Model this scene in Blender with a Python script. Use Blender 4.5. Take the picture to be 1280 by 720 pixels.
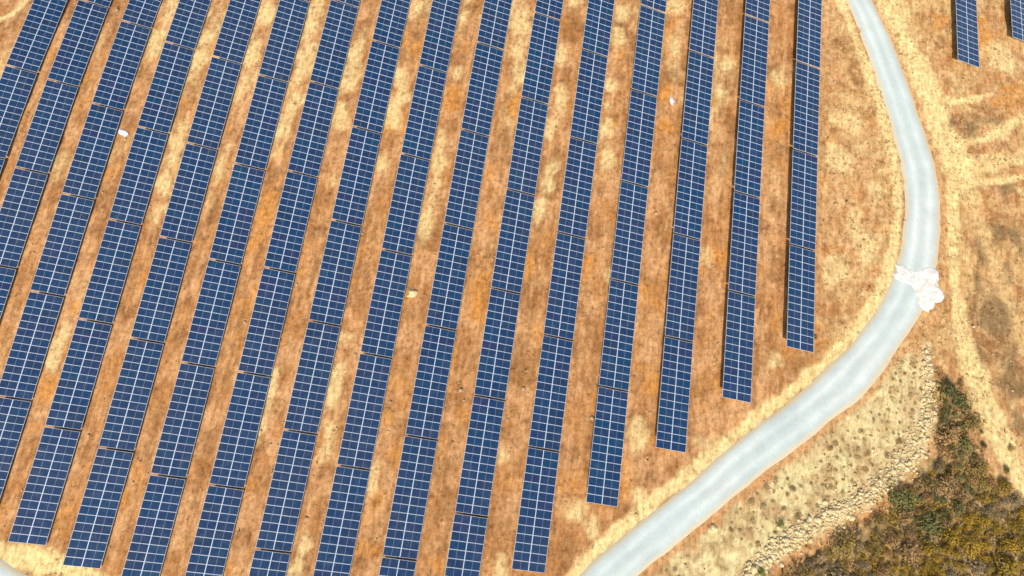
import bpy, bmesh, math, random
import numpy as np
from mathutils import Vector, Matrix
# measured layout of the place, metres: x right, y ahead, z up; camera above the origin
CAM = {'f': 23.8735, 'pitch': 0.314163, 'roll': -0.122639, 'H': 83.6759}
YAW = 0.261721
TAU = 0.348928
PITCH_ROW = 13.8288
POLY = [-2.67147, 0.21741, 2.71857, -1.50027, 1.46187, -0.87169, -0.13383, -0.09762, -0.00339, -0.09048, 0.71527, -0.67122]
ROWS = [(-82.113, 49.024, 0, 2, 0), (-75.462, 61.519, 0, 4, 0), (-67.898, 58.708, 0, 5, 0), (-60.362, 55.98, 0, 5, 1), (-52.777, 54.47, 0, 5, 1), (-45.29, 52.307, -1, 5, 0), (-37.723, 65.98, 0, 6, 0), (-30.213, 59.782, 0, 6, 0), (-22.733, 56.574, 0, 5, 0), (-15.196, 61.208, 0, 6, 0), (-7.715, 67.119, 0, 6, 0), (-0.282, 61.947, 0, 5, 1), (7.24, 70.362, 0, 5, 1), (14.728, 63.891, 0, 4, 1), (22.249, 71.021, 0, 4, 1), (29.861, 64.686, 0, 3, 1), (53.754, 69.823, 0, 0, 1), (62.826, 76.165, 0, 0, 1)]
ROAD_A = [(54.75, 65.73), (55.48, 58.89), (55.94, 53.59), (56.16, 47.8), (56.07, 42.19), (56.1, 39.74), (55.69, 36.16), (54.87, 32.67), (53.11, 28.18), (51.48, 24.92), (49.23, 21.79), (47.65, 19.76), (45.67, 17.8), (42.45, 14.96), (39.49, 12.88), (36.0, 10.51), (32.19, 8.24), (28.63, 6.49), (23.76, 3.87), (18.11, 0.23), (14.15, -1.86), (10.44, -4.03), (7.0, -6.0), (4.41, -7.69), (1.14, -9.86)]
ROAD_B = [(58.17, 65.54), (59.43, 58.68), (59.85, 53.38), (60.21, 47.57), (60.42, 42.3), (60.56, 39.83), (60.27, 36.22), (59.34, 32.12), (57.77, 27.36), (56.05, 23.64), (54.36, 21.12), (52.87, 18.85), (50.86, 16.66), (47.86, 13.99), (45.53, 11.94), (42.09, 8.84), (37.96, 6.71), (33.64, 4.27), (28.49, 1.62), (22.36, -1.65), (18.1, -4.12), (14.37, -6.24), (11.24, -7.96), (7.92, -10.05), (3.96, -12.43)]
ROAD2_A = [(-71.89, 4.55), (-68.75, 2.99), (-65.6, 1.17), (-62.47, -0.67), (-59.36, -2.58), (-55.24, -5.39)]
PATCH = [(51.0, 24.85), (51.81, 24.89), (52.29, 24.18), (53.71, 23.95), (55.76, 24.23), (56.15, 23.97), (56.73, 23.59), (56.79, 23.02), (56.33, 22.28), (56.09, 21.52), (56.49, 20.94), (56.53, 19.95), (55.91, 19.45), (55.03, 19.2), (54.39, 18.6), (53.53, 18.03), (52.96, 18.4), (52.49, 19.1), (52.59, 20.18), (52.51, 21.06), (52.28, 21.41), (51.96, 21.88), (51.23, 22.49), (50.22, 22.92), (50.19, 23.58), (50.72, 23.87)]
PALE_LINES = [[(53.77, 65.79, 0.74), (54.26, 58.96, 0.61), (54.73, 53.66, 0.72), (55.14, 47.87, 0.84), (55.06, 42.26, 0.71), (54.47, 36.25, 0.58), (53.28, 31.62, 0.57), (51.44, 27.18, 0.67), (49.47, 23.43, 0.88), (46.68, 19.85, 0.97), (42.09, 15.83, 0.95), (37.9, 12.85, 0.82), (30.7, 8.81, 0.8), (24.88, 5.37, 0.78), (18.16, 1.43, 0.96), (11.75, -1.94, 0.85), (5.93, -5.7, 0.83), (2.74, -8.35, 0.82)], [(60.56, 66.13, 2.28), (61.56, 57.25, 2.13), (62.97, 50.64, 2.12), (62.87, 44.29, 2.1), (63.61, 39.3, 2.7), (64.52, 36.21, 2.95)], [(62.33, 35.13, 1.09), (60.12, 27.65, 0.94), (58.72, 22.09, 0.92), (57.57, 16.7, 1.02), (57.22, 12.47, 1.34), (57.41, 8.29, 1.55), (57.64, 4.72, 1.53), (57.87, 2.2, 1.63), (58.68, -0.82, 1.74), (60.14, -5.29, 1.73)], [(65.06, 34.38, 1.23), (65.0, 27.32, 1.09), (65.51, 21.59, 1.08), (65.95, 16.56, 1.07), (66.58, 11.65, 1.07)], [(64.9, 37.41, 1.73), (69.75, 38.66, 1.28), (76.51, 39.08, 1.35)], [(64.74, 35.72, 0.49), (69.43, 35.74, 0.51), (75.6, 36.5, 0.53)], [(65.8, 48.6, 0.51), (69.64, 48.47, 0.52), (72.55, 49.31, 0.4)], [(68.44, 41.8, 0.51), (73.45, 43.91, 0.79), (78.94, 46.01, 0.83)], [(-66.73, 2.57, 1.51), (-62.66, 1.47, 1.61), (-59.6, 0.31, 1.4), (-55.56, -1.04, 1.0), (-52.53, -2.45, 0.79)], [(-72.5, 77.86, 0.47), (-69.75, 79.32, 0.6), (-67.16, 82.63, 0.48)]]
EDGE_RUST = [[(58.48, 65.53, 0.38), (59.92, 58.65, 0.37), (60.47, 53.35, 0.37), (60.95, 47.53, 0.37), (61.15, 42.26, 0.37), (61.05, 36.17, 0.48), (60.17, 32.06, 0.47), (58.58, 27.3, 0.47), (57.57, 24.42, 0.46)], [(54.82, 17.8, 1.0), (51.76, 15.94, 1.31), (48.21, 13.33, 0.64), (46.04, 11.48, 0.53), (42.6, 8.39, 0.52), (38.36, 6.27, 0.5), (34.02, 3.74, 0.49), (28.77, 1.12, 0.48), (22.62, -2.22, 0.47), (18.36, -4.69, 0.47), (14.64, -6.8, 0.46), (10.5, -8.99, 0.46)]]
KHAKI = [(44.51, 10.61), (48.6, 12.77), (51.65, 11.95), (51.68, 7.84), (49.41, 3.1), (43.89, -1.09), (35.27, -4.7), (28.23, -7.44), (23.27, -10.31), (21.88, -12.26), (10.16, -10.89), (15.57, -6.82), (23.07, -2.82), (34.46, 3.5), (39.26, 6.17)]
RUBBLE = [(52.22, 13.78, 0.54), (51.12, 10.97, 0.75), (50.72, 7.94, 1.06), (49.18, 5.09, 1.15), (47.01, 1.9, 1.34), (43.34, -1.21, 1.4), (38.61, -3.45, 1.37), (34.22, -4.94, 1.25), (29.91, -6.49, 1.23), (26.16, -8.07, 1.12), (23.36, -9.89, 1.01), (21.62, -11.39, 1.0)]
SCRUB = [(26.26, -11.51), (29.09, -9.71), (32.25, -8.61), (35.74, -7.27), (38.43, -5.8), (42.57, -3.73), (46.34, -1.55), (48.81, 0.26), (50.13, 3.02), (51.63, 6.33), (53.02, 8.93), (54.18, 7.39), (53.91, 3.61), (54.32, 0.62), (54.82, -2.32), (55.57, -4.49), (57.24, -3.54), (57.62, -5.47), (59.27, -7.53), (55.29, -17.7), (25.66, -13.96)]
CREAM = [(-46.32, 76.84, 0.98, 2.45), (-48.25, 70.68, 0.96, 3.0), (-41.32, 67.66, 1.07, 3.58), (-43.76, 56.8, 1.16, 3.47), (-46.17, 49.06, 1.25, 3.63), (-34.25, 65.3, 1.07, 2.96), (-31.2, 73.92, 0.97, 1.83), (-38.52, 49.62, 0.91, 2.27), (-24.62, 72.21, 1.33, 4.23), (-26.27, 64.83, 1.42, 4.14), (-28.64, 55.99, 1.38, 3.46), (-18.07, 66.74, 1.07, 2.13), (-19.15, 61.78, 1.28, 2.92), (-21.35, 54.96, 1.03, 2.86), (-8.48, 71.59, 1.08, 1.67), (-12.43, 58.18, 1.15, 2.53), (-13.51, 54.48, 1.03, 2.05), (-2.14, 69.21, 0.71, 1.18), (-3.98, 59.97, 0.81, 1.15), (6.23, 66.88, 1.52, 3.27), (4.73, 60.33, 1.26, 2.53), (14.05, 68.84, 0.94, 0.94), (10.83, 60.15, 0.8, 1.6), (10.26, 54.37, 0.79, 1.58), (8.0, 49.38, 0.78, 1.56), (21.2, 66.91, 1.17, 1.17), (19.52, 62.35, 1.15, 1.61), (17.67, 55.09, 1.02, 1.36), (16.54, 52.29, 0.9, 1.35), (15.63, 48.64, 0.89, 1.33), (29.52, 67.01, 1.41, 1.17), (27.71, 60.42, 1.15, 1.84), (33.95, 56.44, 1.15, 1.38), (32.41, 51.71, 0.68, 1.36), (41.14, 53.41, 1.16, 1.85), (-22.59, 45.98, 0.56, 1.01), (-8.31, 46.3, 1.0, 3.77), (-10.51, 37.49, 0.87, 1.73), (-2.57, 40.74, 0.44, 0.54), (-15.48, 47.29, 1.12, 2.01), (7.47, 43.82, 0.98, 1.75), (6.83, 41.51, 0.87, 1.09), (14.76, 44.46, 0.99, 1.53), (4.67, 37.45, 0.86, 1.29), (26.07, 28.37, 0.95, 1.27), (-59.33, 28.85, 0.75, 1.08), (-60.1, 27.34, 0.86, 1.07), (-60.71, 24.77, 0.75, 1.28), (-23.03, 19.69, 1.04, 2.49), (-23.67, 16.9, 0.92, 1.64), (-32.41, 16.27, 0.83, 3.1), (-33.48, 13.11, 0.82, 1.64), (-24.96, 10.39, 0.91, 1.81), (-28.76, -1.74, 0.87, 1.74), (-19.71, 5.73, 0.79, 1.38), (-3.48, 6.16, 0.78, 1.56), (-5.35, -6.15, 0.93, 1.49), (12.63, 27.42, 0.83, 1.04), (31.3, 13.57, 1.42, 1.22), (13.28, 6.73, 1.17, 1.36), (3.8, -1.01, 1.32, 1.13), (5.8, -3.49, 1.12, 1.12), (12.06, -0.16, 1.14, 0.76), (21.68, 4.31, 1.55, 0.97), (47.52, 28.65, 1.55, 2.89), (50.73, 34.16, 1.14, 2.28), (50.14, 47.58, 2.11, 2.58), (47.15, 40.42, 1.6, 1.6), (76.61, 55.59, 2.21, 1.93), (42.55, 24.63, 1.73, 2.38)]
RUST = [(-48.3, 36.49, 0.88, 1.76), (-58.21, 32.52, 0.65, 0.87), (-61.07, 21.89, 0.95, 1.48), (-14.56, 52.48, 0.79, 1.13), (-5.14, 56.23, 1.03, 1.6), (3.37, 53.77, 0.9, 1.58), (24.78, 52.56, 1.13, 1.35), (24.45, 47.58, 1.11, 1.11), (27.74, 27.63, 0.74, 1.05), (-4.26, 26.82, 1.04, 2.09), (1.95, 30.42, 0.95, 2.32), (-14.71, 27.63, 0.84, 1.05), (-18.22, 22.2, 0.94, 2.08), (10.29, 29.36, 0.94, 1.68), (11.41, 13.36, 0.9, 2.39), (16.03, 13.81, 0.9, 2.0), (-51.09, 7.29, 0.81, 1.43), (-40.96, 2.37, 0.9, 1.39), (-36.04, 5.51, 0.9, 1.4), (-29.05, 7.52, 0.9, 1.6), (-16.38, 4.12, 0.98, 1.76), (76.31, 49.65, 3.01, 1.91), (74.91, 61.01, 1.37, 2.74), (67.56, 61.09, 1.04, 1.3), (39.75, 45.72, 1.13, 1.81), (-32.39, 41.86, 1.0, 3.33), (-20.73, 33.4, 0.97, 3.23), (-9.23, 18.45, 0.92, 2.04)]
BROWN = [(-16.94, 70.05, 1.08, 1.67), (-0.83, 70.43, 0.95, 2.13), (-3.76, 62.2, 1.04, 1.39), (13.35, 65.61, 1.16, 1.86), (11.38, 57.45, 0.91, 1.14), (20.53, 64.94, 1.04, 0.93), (18.92, 56.48, 1.02, 0.91), (28.25, 57.06, 0.69, 1.6), (34.39, 58.63, 1.04, 1.16), (-31.15, 47.04, 0.9, 1.8), (-61.24, 68.21, 0.7, 3.52), (-41.05, 8.0, 0.81, 2.03), (-0.23, 16.81, 0.81, 3.03), (1.22, -2.51, 0.94, 1.5), (2.24, -5.28, 1.3, 1.3), (16.34, 2.1, 1.15, 0.77), (53.53, 53.74, 1.44, 1.68), (50.92, 57.85, 1.44, 1.44), (61.31, 57.26, 0.75, 0.75), (72.3, 46.48, 1.85, 1.05), (64.01, 25.09, 1.44, 2.87), (61.52, 14.21, 2.3, 2.99), (62.56, 8.84, 1.6, 2.06), (66.74, 45.38, 1.77, 1.77), (67.58, 28.33, 1.48, 1.98), (60.13, 17.03, 0.92, 1.61)]
SCRUBBY = [(62.06, 15.78, 2.78, 3.94), (62.75, 9.35, 2.06, 3.44), (59.11, 12.3, 0.79, 2.03), (69.91, 27.04, 1.0, 1.75), (61.96, 21.84, 0.82, 2.11), (63.7, 24.88, 0.84, 2.39), (72.68, 45.2, 2.64, 1.06), (67.76, 43.7, 1.27, 1.02), (71.23, 34.57, 1.15, 0.9), (67.25, 28.12, 1.11, 1.48), (61.54, 3.82, 1.01, 1.57), (59.55, 17.07, 0.69, 1.14), (66.43, 22.09, 0.73, 1.69), (65.48, 45.43, 0.63, 1.0)]
STRAGGLERS = [(54.6, 5.33, 'brown'), (55.79, 2.32, 'green'), (54.04, -0.51, 'olive'), (55.16, -1.69, 'mustard'), (54.86, -3.75, 'brown'), (57.64, -2.44, 'green'), (59.03, 0.12, 'olive'), (55.05, -5.92, 'brown'), (54.9, 8.54, 'brown')]
DOTS = [(-52.22, 57.16), (25.55, 51.77), (-12.97, 28.28), (19.96, -4.78), (53.13, 7.9), (55.45, 0.69), (56.58, -4.41), (27.83, -5.17), (24.35, -10.1), (46.5, 34.28), (37.62, 16.3)]
# ---------------------------------------------------------------- setup
for o in list(bpy.data.objects):
    bpy.data.objects.remove(o)
SC = bpy.context.scene
COL = SC.collection
rnd = random.Random(11)
rng = np.random.default_rng(7)

# camera (drone, looking down and a little ahead)
cam_d = bpy.data.cameras.new('camera')
cam = bpy.data.objects.new('camera', cam_d)
COL.objects.link(cam)
cam_d.sensor_width = 36.0
cam_d.lens = CAM['f']
cam_d.clip_start = 0.5
cam_d.clip_end = 12000
cp, sp = math.cos(CAM['pitch']), math.sin(CAM['pitch'])
cr, sr = math.cos(CAM['roll']), math.sin(CAM['roll'])
R0, U0, F0 = Vector((1, 0, 0)), Vector((0, cp, sp)), Vector((0, sp, -cp))
RX, UX = R0 * cr + U0 * sr, U0 * cr - R0 * sr
mw = Matrix.Identity(4)
for i in range(3):
    mw[i][0], mw[i][1], mw[i][2] = RX[i], UX[i], -F0[i]
mw.translation = (0, 0, CAM['H'])
cam.matrix_world = mw
SC.camera = cam

# sun and sky: the sun stands behind the viewer, along the panel rows
SUN_EL, SUN_AZ = math.radians(46), YAW + math.pi + math.radians(0)
sun_dir = Vector((math.sin(SUN_AZ) * math.cos(SUN_EL), math.cos(SUN_AZ) * math.cos(SUN_EL), math.sin(SUN_EL)))
sd = bpy.data.lights.new('sun', 'SUN')
sd.energy = 4.3
sd.angle = math.radians(0.53)
sd.color = (1.0, 0.955, 0.88)
sun = bpy.data.objects.new('sun', sd)
COL.objects.link(sun)
sun.rotation_euler = sun_dir.to_track_quat('Z', 'Y').to_euler()
W = bpy.data.worlds.new('World')
SC.world = W
W.use_nodes = True
nt = W.node_tree
sky = nt.nodes.new('ShaderNodeTexSky')
sky.sky_type = 'NISHITA'
sky.sun_disc = False
sky.sun_elevation = SUN_EL
sky.sun_rotation = SUN_AZ
sky.dust_density = 2.0
bg = nt.nodes['Background']
nt.links.new(sky.outputs[0], bg.inputs[0])
bg.inputs[1].default_value = 0.15
SC.view_settings.view_transform = 'Standard'
SC.view_settings.look = 'None'
SC.view_settings.gamma = 1
SC.view_settings.exposure = 0.12

# ---------------------------------------------------------------- helpers
def tag(o, label=None, cat=None, group=None, kind=None):
    if label: o['label'] = label
    if cat: o['category'] = cat
    if group: o['group'] = group
    if kind: o['kind'] = kind
    return o

def link(name, me, mats, parent=None):
    o = bpy.data.objects.new(name, me)
    COL.objects.link(o)
    if not isinstance(mats, (list, tuple)): mats = [mats]
    if len(me.materials) == 0:
        for m in mats: me.materials.append(m)
    if parent is not None: o.parent = parent
    return o

def pymesh(name, v, f, mi=None, smooth=False):
    me = bpy.data.meshes.new(name)
    me.from_pydata([tuple(map(float, p)) for p in v], [], f)
    if mi is not None: me.polygons.foreach_set('material_index', mi)
    if smooth: me.polygons.foreach_set('use_smooth', [True] * len(me.polygons))
    me.update()
    return me

def tri_mesh(name, v, t, smooth=False):
    """fast mesh from numpy verts (n,3) and triangles (m,3)"""
    me = bpy.data.meshes.new(name)
    n, m = len(v), len(t)
    me.vertices.add(n); me.vertices.foreach_set('co', np.asarray(v, np.float32).ravel())
    me.loops.add(m * 3); me.loops.foreach_set('vertex_index', np.asarray(t, np.int32).ravel())
    me.polygons.add(m)
    me.polygons.foreach_set('loop_start', np.arange(0, m * 3, 3, dtype=np.int32))
    if smooth: me.polygons.foreach_set('use_smooth', np.ones(m, bool))
    me.update(calc_edges=True)
    return me

def boxv(x0, x1, y0, y1, z0, z1):
    v = [(x, y, z) for z in (z0, z1) for y in (y0, y1) for x in (x0, x1)]
    f = [(0, 2, 3, 1), (4, 5, 7, 6), (0, 1, 5, 4), (1, 3, 7, 5), (3, 2, 6, 7), (2, 0, 4, 6)]
    return v, f

def merge(parts):
    V, F = [], []
    for v, f in parts:
        b = len(V); V += v; F += [tuple(i + b for i in q) for q in f]
    return V, F

def hash2(ix, iy, seed):
    h = (ix.astype(np.int64) * 374761393 + iy.astype(np.int64) * 668265263 + seed * 974634777) & 0xffffffff
    h = ((h ^ (h >> 13)) * 1274126177) & 0xffffffff
    h = h ^ (h >> 16)
    return (h & 0xffff) / 65535.0

def vnoise(x, y, s, seed):
    x = np.asarray(x, float) / s; y = np.asarray(y, float) / s
    ix, iy = np.floor(x), np.floor(y)
    fx, fy = x - ix, y - iy
    fx = fx * fx * (3 - 2 * fx); fy = fy * fy * (3 - 2 * fy)
    a = hash2(ix, iy, seed); b = hash2(ix + 1, iy, seed); c = hash2(ix, iy + 1, seed); d = hash2(ix + 1, iy + 1, seed)
    return (a * (1 - fx) + b * fx) * (1 - fy) + (c * (1 - fx) + d * fx) * fy

def fbm(x, y, s, seed, oct=4, g=0.55):
    t = 0; w = 1; tot = 0
    for k in range(oct):
        c, sn = math.cos(0.7 * k + 0.4), math.sin(0.7 * k + 0.4)
        t = t + w * vnoise(x * c - y * sn, x * sn + y * c, s, seed + 17 * k); tot += w; w *= g; s *= 0.47
    return t / tot

def sstep(a, b, x):
    t = np.clip((x - a) / (b - a), 0, 1)
    return t * t * (3 - 2 * t)

def seg_dist(x, y, pts):
    """signed-less distance to a polyline with half width: returns min of (dist / width)"""
    best = np.full(np.shape(x), 1e9)
    for (x0, y0, w0), (x1, y1, w1) in zip(pts[:-1], pts[1:]):
        dx, dy = x1 - x0, y1 - y0
        L2 = dx * dx + dy * dy + 1e-9
        t = np.clip(((x - x0) * dx + (y - y0) * dy) / L2, 0, 1)
        dd = np.hypot(x - x0 - t * dx, y - y0 - t * dy) / (w0 + (w1 - w0) * t)
        best = np.minimum(best, dd)
    return best

def in_poly(x, y, poly):
    r = np.zeros(np.shape(x), bool)
    n = len(poly)
    for i in range(n):
        x0, y0 = poly[i][:2]; x1, y1 = poly[(i + 1) % n][:2]
        if y0 == y1: continue
        c = ((y0 > y) != (y1 > y)) & (x < (x1 - x0) * (y - y0) / (y1 - y0) + x0)
        r ^= c
    return r

def poly_sd(x, y, poly):
    """signed distance, positive inside"""
    dmin = np.full(np.shape(x), 1e9)
    for (x0, y0), (x1, y1) in zip(poly, poly[1:] + poly[:1]):
        dx, dy = x1 - x0, y1 - y0
        t = np.clip(((x - x0) * dx + (y - y0) * dy) / (dx * dx + dy * dy + 1e-9), 0, 1)
        dmin = np.minimum(dmin, np.hypot(x - x0 - t * dx, y - y0 - t * dy))
    return np.where(in_poly(x, y, poly), dmin, -dmin)

# ---------------------------------------------------------------- terrain
HC = 1.05                                    # module plane centre above the ground
def plane_z(x, y):
    X = np.clip(np.asarray(x, float), -100, 95) / 60; Y = np.clip(np.asarray(y, float), -30, 105) / 60
    a = POLY
    return (a[0]*X*X + a[1]*X*Y + a[2]*Y*Y + a[3]*X**3 + a[4]*X*X*Y + a[5]*X*Y*Y + a[6]*Y**3
            + a[7]*X**4 + a[8]*X**3*Y + a[9]*X*X*Y*Y + a[10]*X*Y**3 + a[11]*Y**4)

def resample(pts, n):
    p = np.array(pts, float)
    # Catmull-Rom through the key points
    q = np.vstack([2 * p[0] - p[1], p, 2 * p[-1] - p[-2]])
    u = np.linspace(0, len(p) - 1 - 1e-6, n)
    i = u.astype(int); t = (u - i)[:, None]
    a, b, c, d = q[i], q[i + 1], q[i + 2], q[i + 3]
    return 0.5 * ((2 * b) + (c - a) * t + (2 * a - 5 * b + 4 * c - d) * t * t + (3 * b - a - 3 * c + d) * t ** 3)

def extend(p, a, b):
    p = np.array(p, float)
    s = p[0] + (p[0] - p[1]) / np.linalg.norm(p[0] - p[1]) * a
    e = p[-1] + (p[-1] - p[-2]) / np.linalg.norm(p[-1] - p[-2]) * b
    return np.vstack([s, p, e])
rA = resample(extend(ROAD_A, 40, 40), 260); rB = resample(extend(ROAD_B, 40, 40), 260)
# light smoothing of hand-read edges
for _ in range(14):
    rA[1:-1] = (rA[:-2] + 2 * rA[1:-1] + rA[2:]) / 4; rB[1:-1] = (rB[:-2] + 2 * rB[1:-1] + rB[2:]) / 4
e2 = extend(ROAD2_A, 70, 70)
L2 = np.concatenate([[0], np.cumsum(np.linalg.norm(np.diff(e2, axis=0), axis=1))]); s2 = np.linspace(0, L2[-1], 150)
r2A = np.stack([np.interp(s2, L2, e2[:, 0]), np.interp(s2, L2, e2[:, 1])], 1)
for _ in range(4): r2A[1:-1] = (r2A[:-2] + 2 * r2A[1:-1] + r2A[2:]) / 4
tn = np.gradient(r2A, axis=0); tn /= np.linalg.norm(tn, axis=1)[:, None]
r2B = r2A + np.stack([tn[:, 1], -tn[:, 0]], 1) * 4.6   # the road lies on the near side of this edge
roads = [(rA, rB), (r2A, r2B)]
def road_cl(A, B, k=4):
    m = (A + B) / 2; w = np.linalg.norm(A - B, axis=1) / 2
    return [(float(a), float(b), float(c)) for (a, b), c in zip(m[::k], w[::k])]
ROAD_CL = [road_cl(A, B) for A, B in roads]

def axes_grid(a0, a1, st, far):
    c = np.arange(a0, a1 + st / 2, st)
    g = []; s = st; x = 0
    while x < far:
        s *= 1.28; x += s; g.append(x)
    g = np.array(g)
    return np.concatenate([(c[0] - g)[::-1], c, c[-1] + g])
gx = axes_grid(-80, 92, 0.34, 6000); gy = axes_grid(-22, 96, 0.34, 6000)
GX, GY = np.meshgrid(gx, gy)
road_d = np.full(GX.shape, 1e9)
core = (np.abs(GX) < 140) & (np.abs(GY) < 140)
for cl in ROAD_CL:
    road_d[core] = np.minimum(road_d[core], seg_dist(GX[core], GY[core], cl))
off_road = sstep(1.0, 1.35, road_d)
rub_d = seg_dist(GX, GY, RUBBLE)
scrub_sd = poly_sd(GX, GY, SCRUB)
khaki_sd = poly_sd(GX, GY, KHAKI)
rough = 0.35 + 0.65 * sstep(26, 40, GX - 0.27 * GY + 12) 
relief = (fbm(GX, GY, 6.0, 3) - 0.5) * 0.35 + (fbm(GX, GY, 1.5, 9, 3) - 0.5) * 0.22 * rough
GZ = plane_z(GX, GY) - HC + relief * off_road
# tyre ruts in the dirt tracks
pl = [seg_dist(GX, GY, l) for l in PALE_LINES]
for k in (2, 3, 4):
    GZ -= 0.09 * np.exp(-((pl[k] - 0.55) / 0.25) ** 2) * off_road
GZ += 0.12 * sstep(1.2, 0.2, rub_d)
gzi = GZ
def ground_z(x, y):
    x = np.asarray(x, float); y = np.asarray(y, float)
    i = np.clip(np.searchsorted(gx, x) - 1, 0, len(gx) - 2); j = np.clip(np.searchsorted(gy, y) - 1, 0, len(gy) - 2)
    fx = (x - gx[i]) / (gx[i + 1] - gx[i]); fy = (y - gy[j]) / (gy[j + 1] - gy[j])
    return ((gzi[j, i] * (1 - fx) + gzi[j, i + 1] * fx) * (1 - fy) + (gzi[j + 1, i] * (1 - fx) + gzi[j + 1, i + 1] * fx) * fy)

# soil colour: what the earth itself is (dry straw, cream sand, rust clay), per vertex
ca, sa = math.cos(YAW), math.sin(YAW)
RU = GX * ca - GY * sa; RV = GX * sa + GY * ca             # across / along the rows
def mixc(C, col, w):
    return C + (np.array(col)[None, None, :] - C) * w[..., None]
S_BASE, S_DARK, S_PEACH = (0.400, 0.174, 0.053), (0.255, 0.106, 0.031), (0.510, 0.262, 0.106)
S_CREAM, S_RUST, S_PALE = (0.68, 0.49, 0.205), (0.50, 0.20, 0.036), (0.72, 0.53, 0.215)
S_KHAKI, S_SCRUB, S_STRAW = (0.585, 0.465, 0.21), (0.235, 0.162, 0.060), (0.54, 0.32, 0.115)
C = np.ones(GX.shape + (3,)) * np.array(S_BASE)
east = sstep(-3, 6, RU - 31.5)                              # open ground past the last row
n1 = fbm(RU, RV * 0.6, 7, 21, 4); n2 = fbm(RU, RV, 2.4, 31, 4); n3 = fbm(RU, RV, 1.1, 41, 3); n2b = fbm(RU, RV, 3.1, 33, 4); n4 = fbm(RU, RV * 0.5, 4, 51, 4)
C = mixc(C, S_PEACH, sstep(0.42, 0.62, n2b) * 0.8)
C = mixc(C, S_DARK, sstep(0.47, 0.70, n2) * 0.8)
C = mixc(C, S_CREAM, sstep(0.60, 0.76, n4) * 0.55 * sstep(25, 80, RV - 0.3 * RU + 10))
# faint wheel lines where the mowing tractor passes between the rows
tr = np.zeros(GX.shape)
for (xr_, *_q) in ROWS[:16]:
    for o_ in (2.9, 4.6): tr = np.maximum(tr, np.exp(-((RU - xr_ - o_ + (fbm(RV, RU * 0, 9, 401, 2) - 0.5) * 0.8) / 0.22) ** 2))
C = mixc(C, S_PEACH, tr * sstep(0.42, 0.62, fbm(RU * 0.3, RV, 5, 411, 3)) * 0.6 * (1 - east))
st1 = fbm(RU * 2.6, RV * 0.55, 1.5, 421, 4)
C = mixc(C, S_DARK, sstep(0.54, 0.70, st1) * 0.55); C = mixc(C, S_PEACH, sstep(0.46, 0.32, st1) * 0.6)
C = mixc(C, S_RUST, sstep(0.60, 0.80, fbm(RU, RV, 3.5, 61)) * 0.6)
# open ground: speckled straw over brown earth
C = mixc(C, S_STRAW, east * sstep(0.42, 0.64, n2) * 0.75)
C = mixc(C, S_CREAM, east * sstep(0.57, 0.74, n3) * 0.55)
C = mixc(C, S_DARK, east * sstep(0.58, 0.76, fbm(RU, RV, 1.6, 71)) * 0.7)
def blobs(C, lst, col, amt, seed, wout=None):
    w = np.zeros(GX.shape)
    wob = (fbm(GX, GY, 2.2, seed, 4) - 0.5)
    for (bx, by, ra, rl) in lst:
        m = (np.abs(GX - bx) < 12) & (np.abs(GY - by) < 12)
        u = ((GX[m] - bx) * ca - (GY[m] - by) * sa) / (ra * 1.15); v = ((GX[m] - bx) * sa + (GY[m] - by) * ca) / (rl * 1.35)
        w[m] = np.maximum(w[m], sstep(1.2, 0.3, np.hypot(u, v) + wob[m] * 2.6))
    if wout is not None: wout[:] = w
    return mixc(C, col, w * amt)
scr_w = np.zeros(GX.shape)
C = blobs(C, BROWN, S_DARK, 0.8, 81)
C = blobs(C, RUST, S_RUST, 0.8, 91)
C = blobs(C, SCRUBBY, (0.20, 0.118, 0.046), 0.9, 95, scr_w)
C = blobs(C, CREAM, S_CREAM, 0.70, 101)
kh = sstep(-1.2, 1.2, khaki_sd + (n2 - 0.5) * 5)
C = mixc(C, S_KHAKI, kh * 0.92)
C = mixc(C, (0.36, 0.22, 0.085), kh * sstep(0.50, 0.68, n3) * 0.75)
C = mixc(C, (0.40, 0.235, 0.10), kh * sstep(0.55, 0.70, fbm(GX, GY, 2.4, 111)) * 0.55)
wob = (fbm(GX, GY, 1.8, 121, 4) - 0.5)
for k, d in enumerate(pl):
    C = mixc(C, S_PALE if k != 3 else (0.60, 0.38, 0.15), sstep(1.35, 0.55, d + wob * 1.6) * (0.85 if k not in (3, 4) else 0.6))
for l in EDGE_RUST:
    C = mixc(C, (0.50, 0.25, 0.09), sstep(1.3, 0.6, seg_dist(GX, GY, l) + wob * 1.2) * 0.8)
C = mixc(C, (0.58, 0.44, 0.21), sstep(1.3, 0.6, rub_d + wob) * 0.8)
C = mixc(C, (0.30, 0.20, 0.09), sstep(1.3, 0.7, rub_d + wob) * sstep(0.5, 0.64, n3) * 0.35)
sc_w = sstep(-0.8, 1.5, scrub_sd + (n2 - 0.5) * 5)
C = mixc(C, S_SCRUB, sc_w * 0.92)
C = mixc(C, (0.42, 0.22, 0.10), sc_w * sstep(0.58, 0.70, n3) * 0.8)
C = np.clip(C, 0.01, 0.9)

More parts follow.
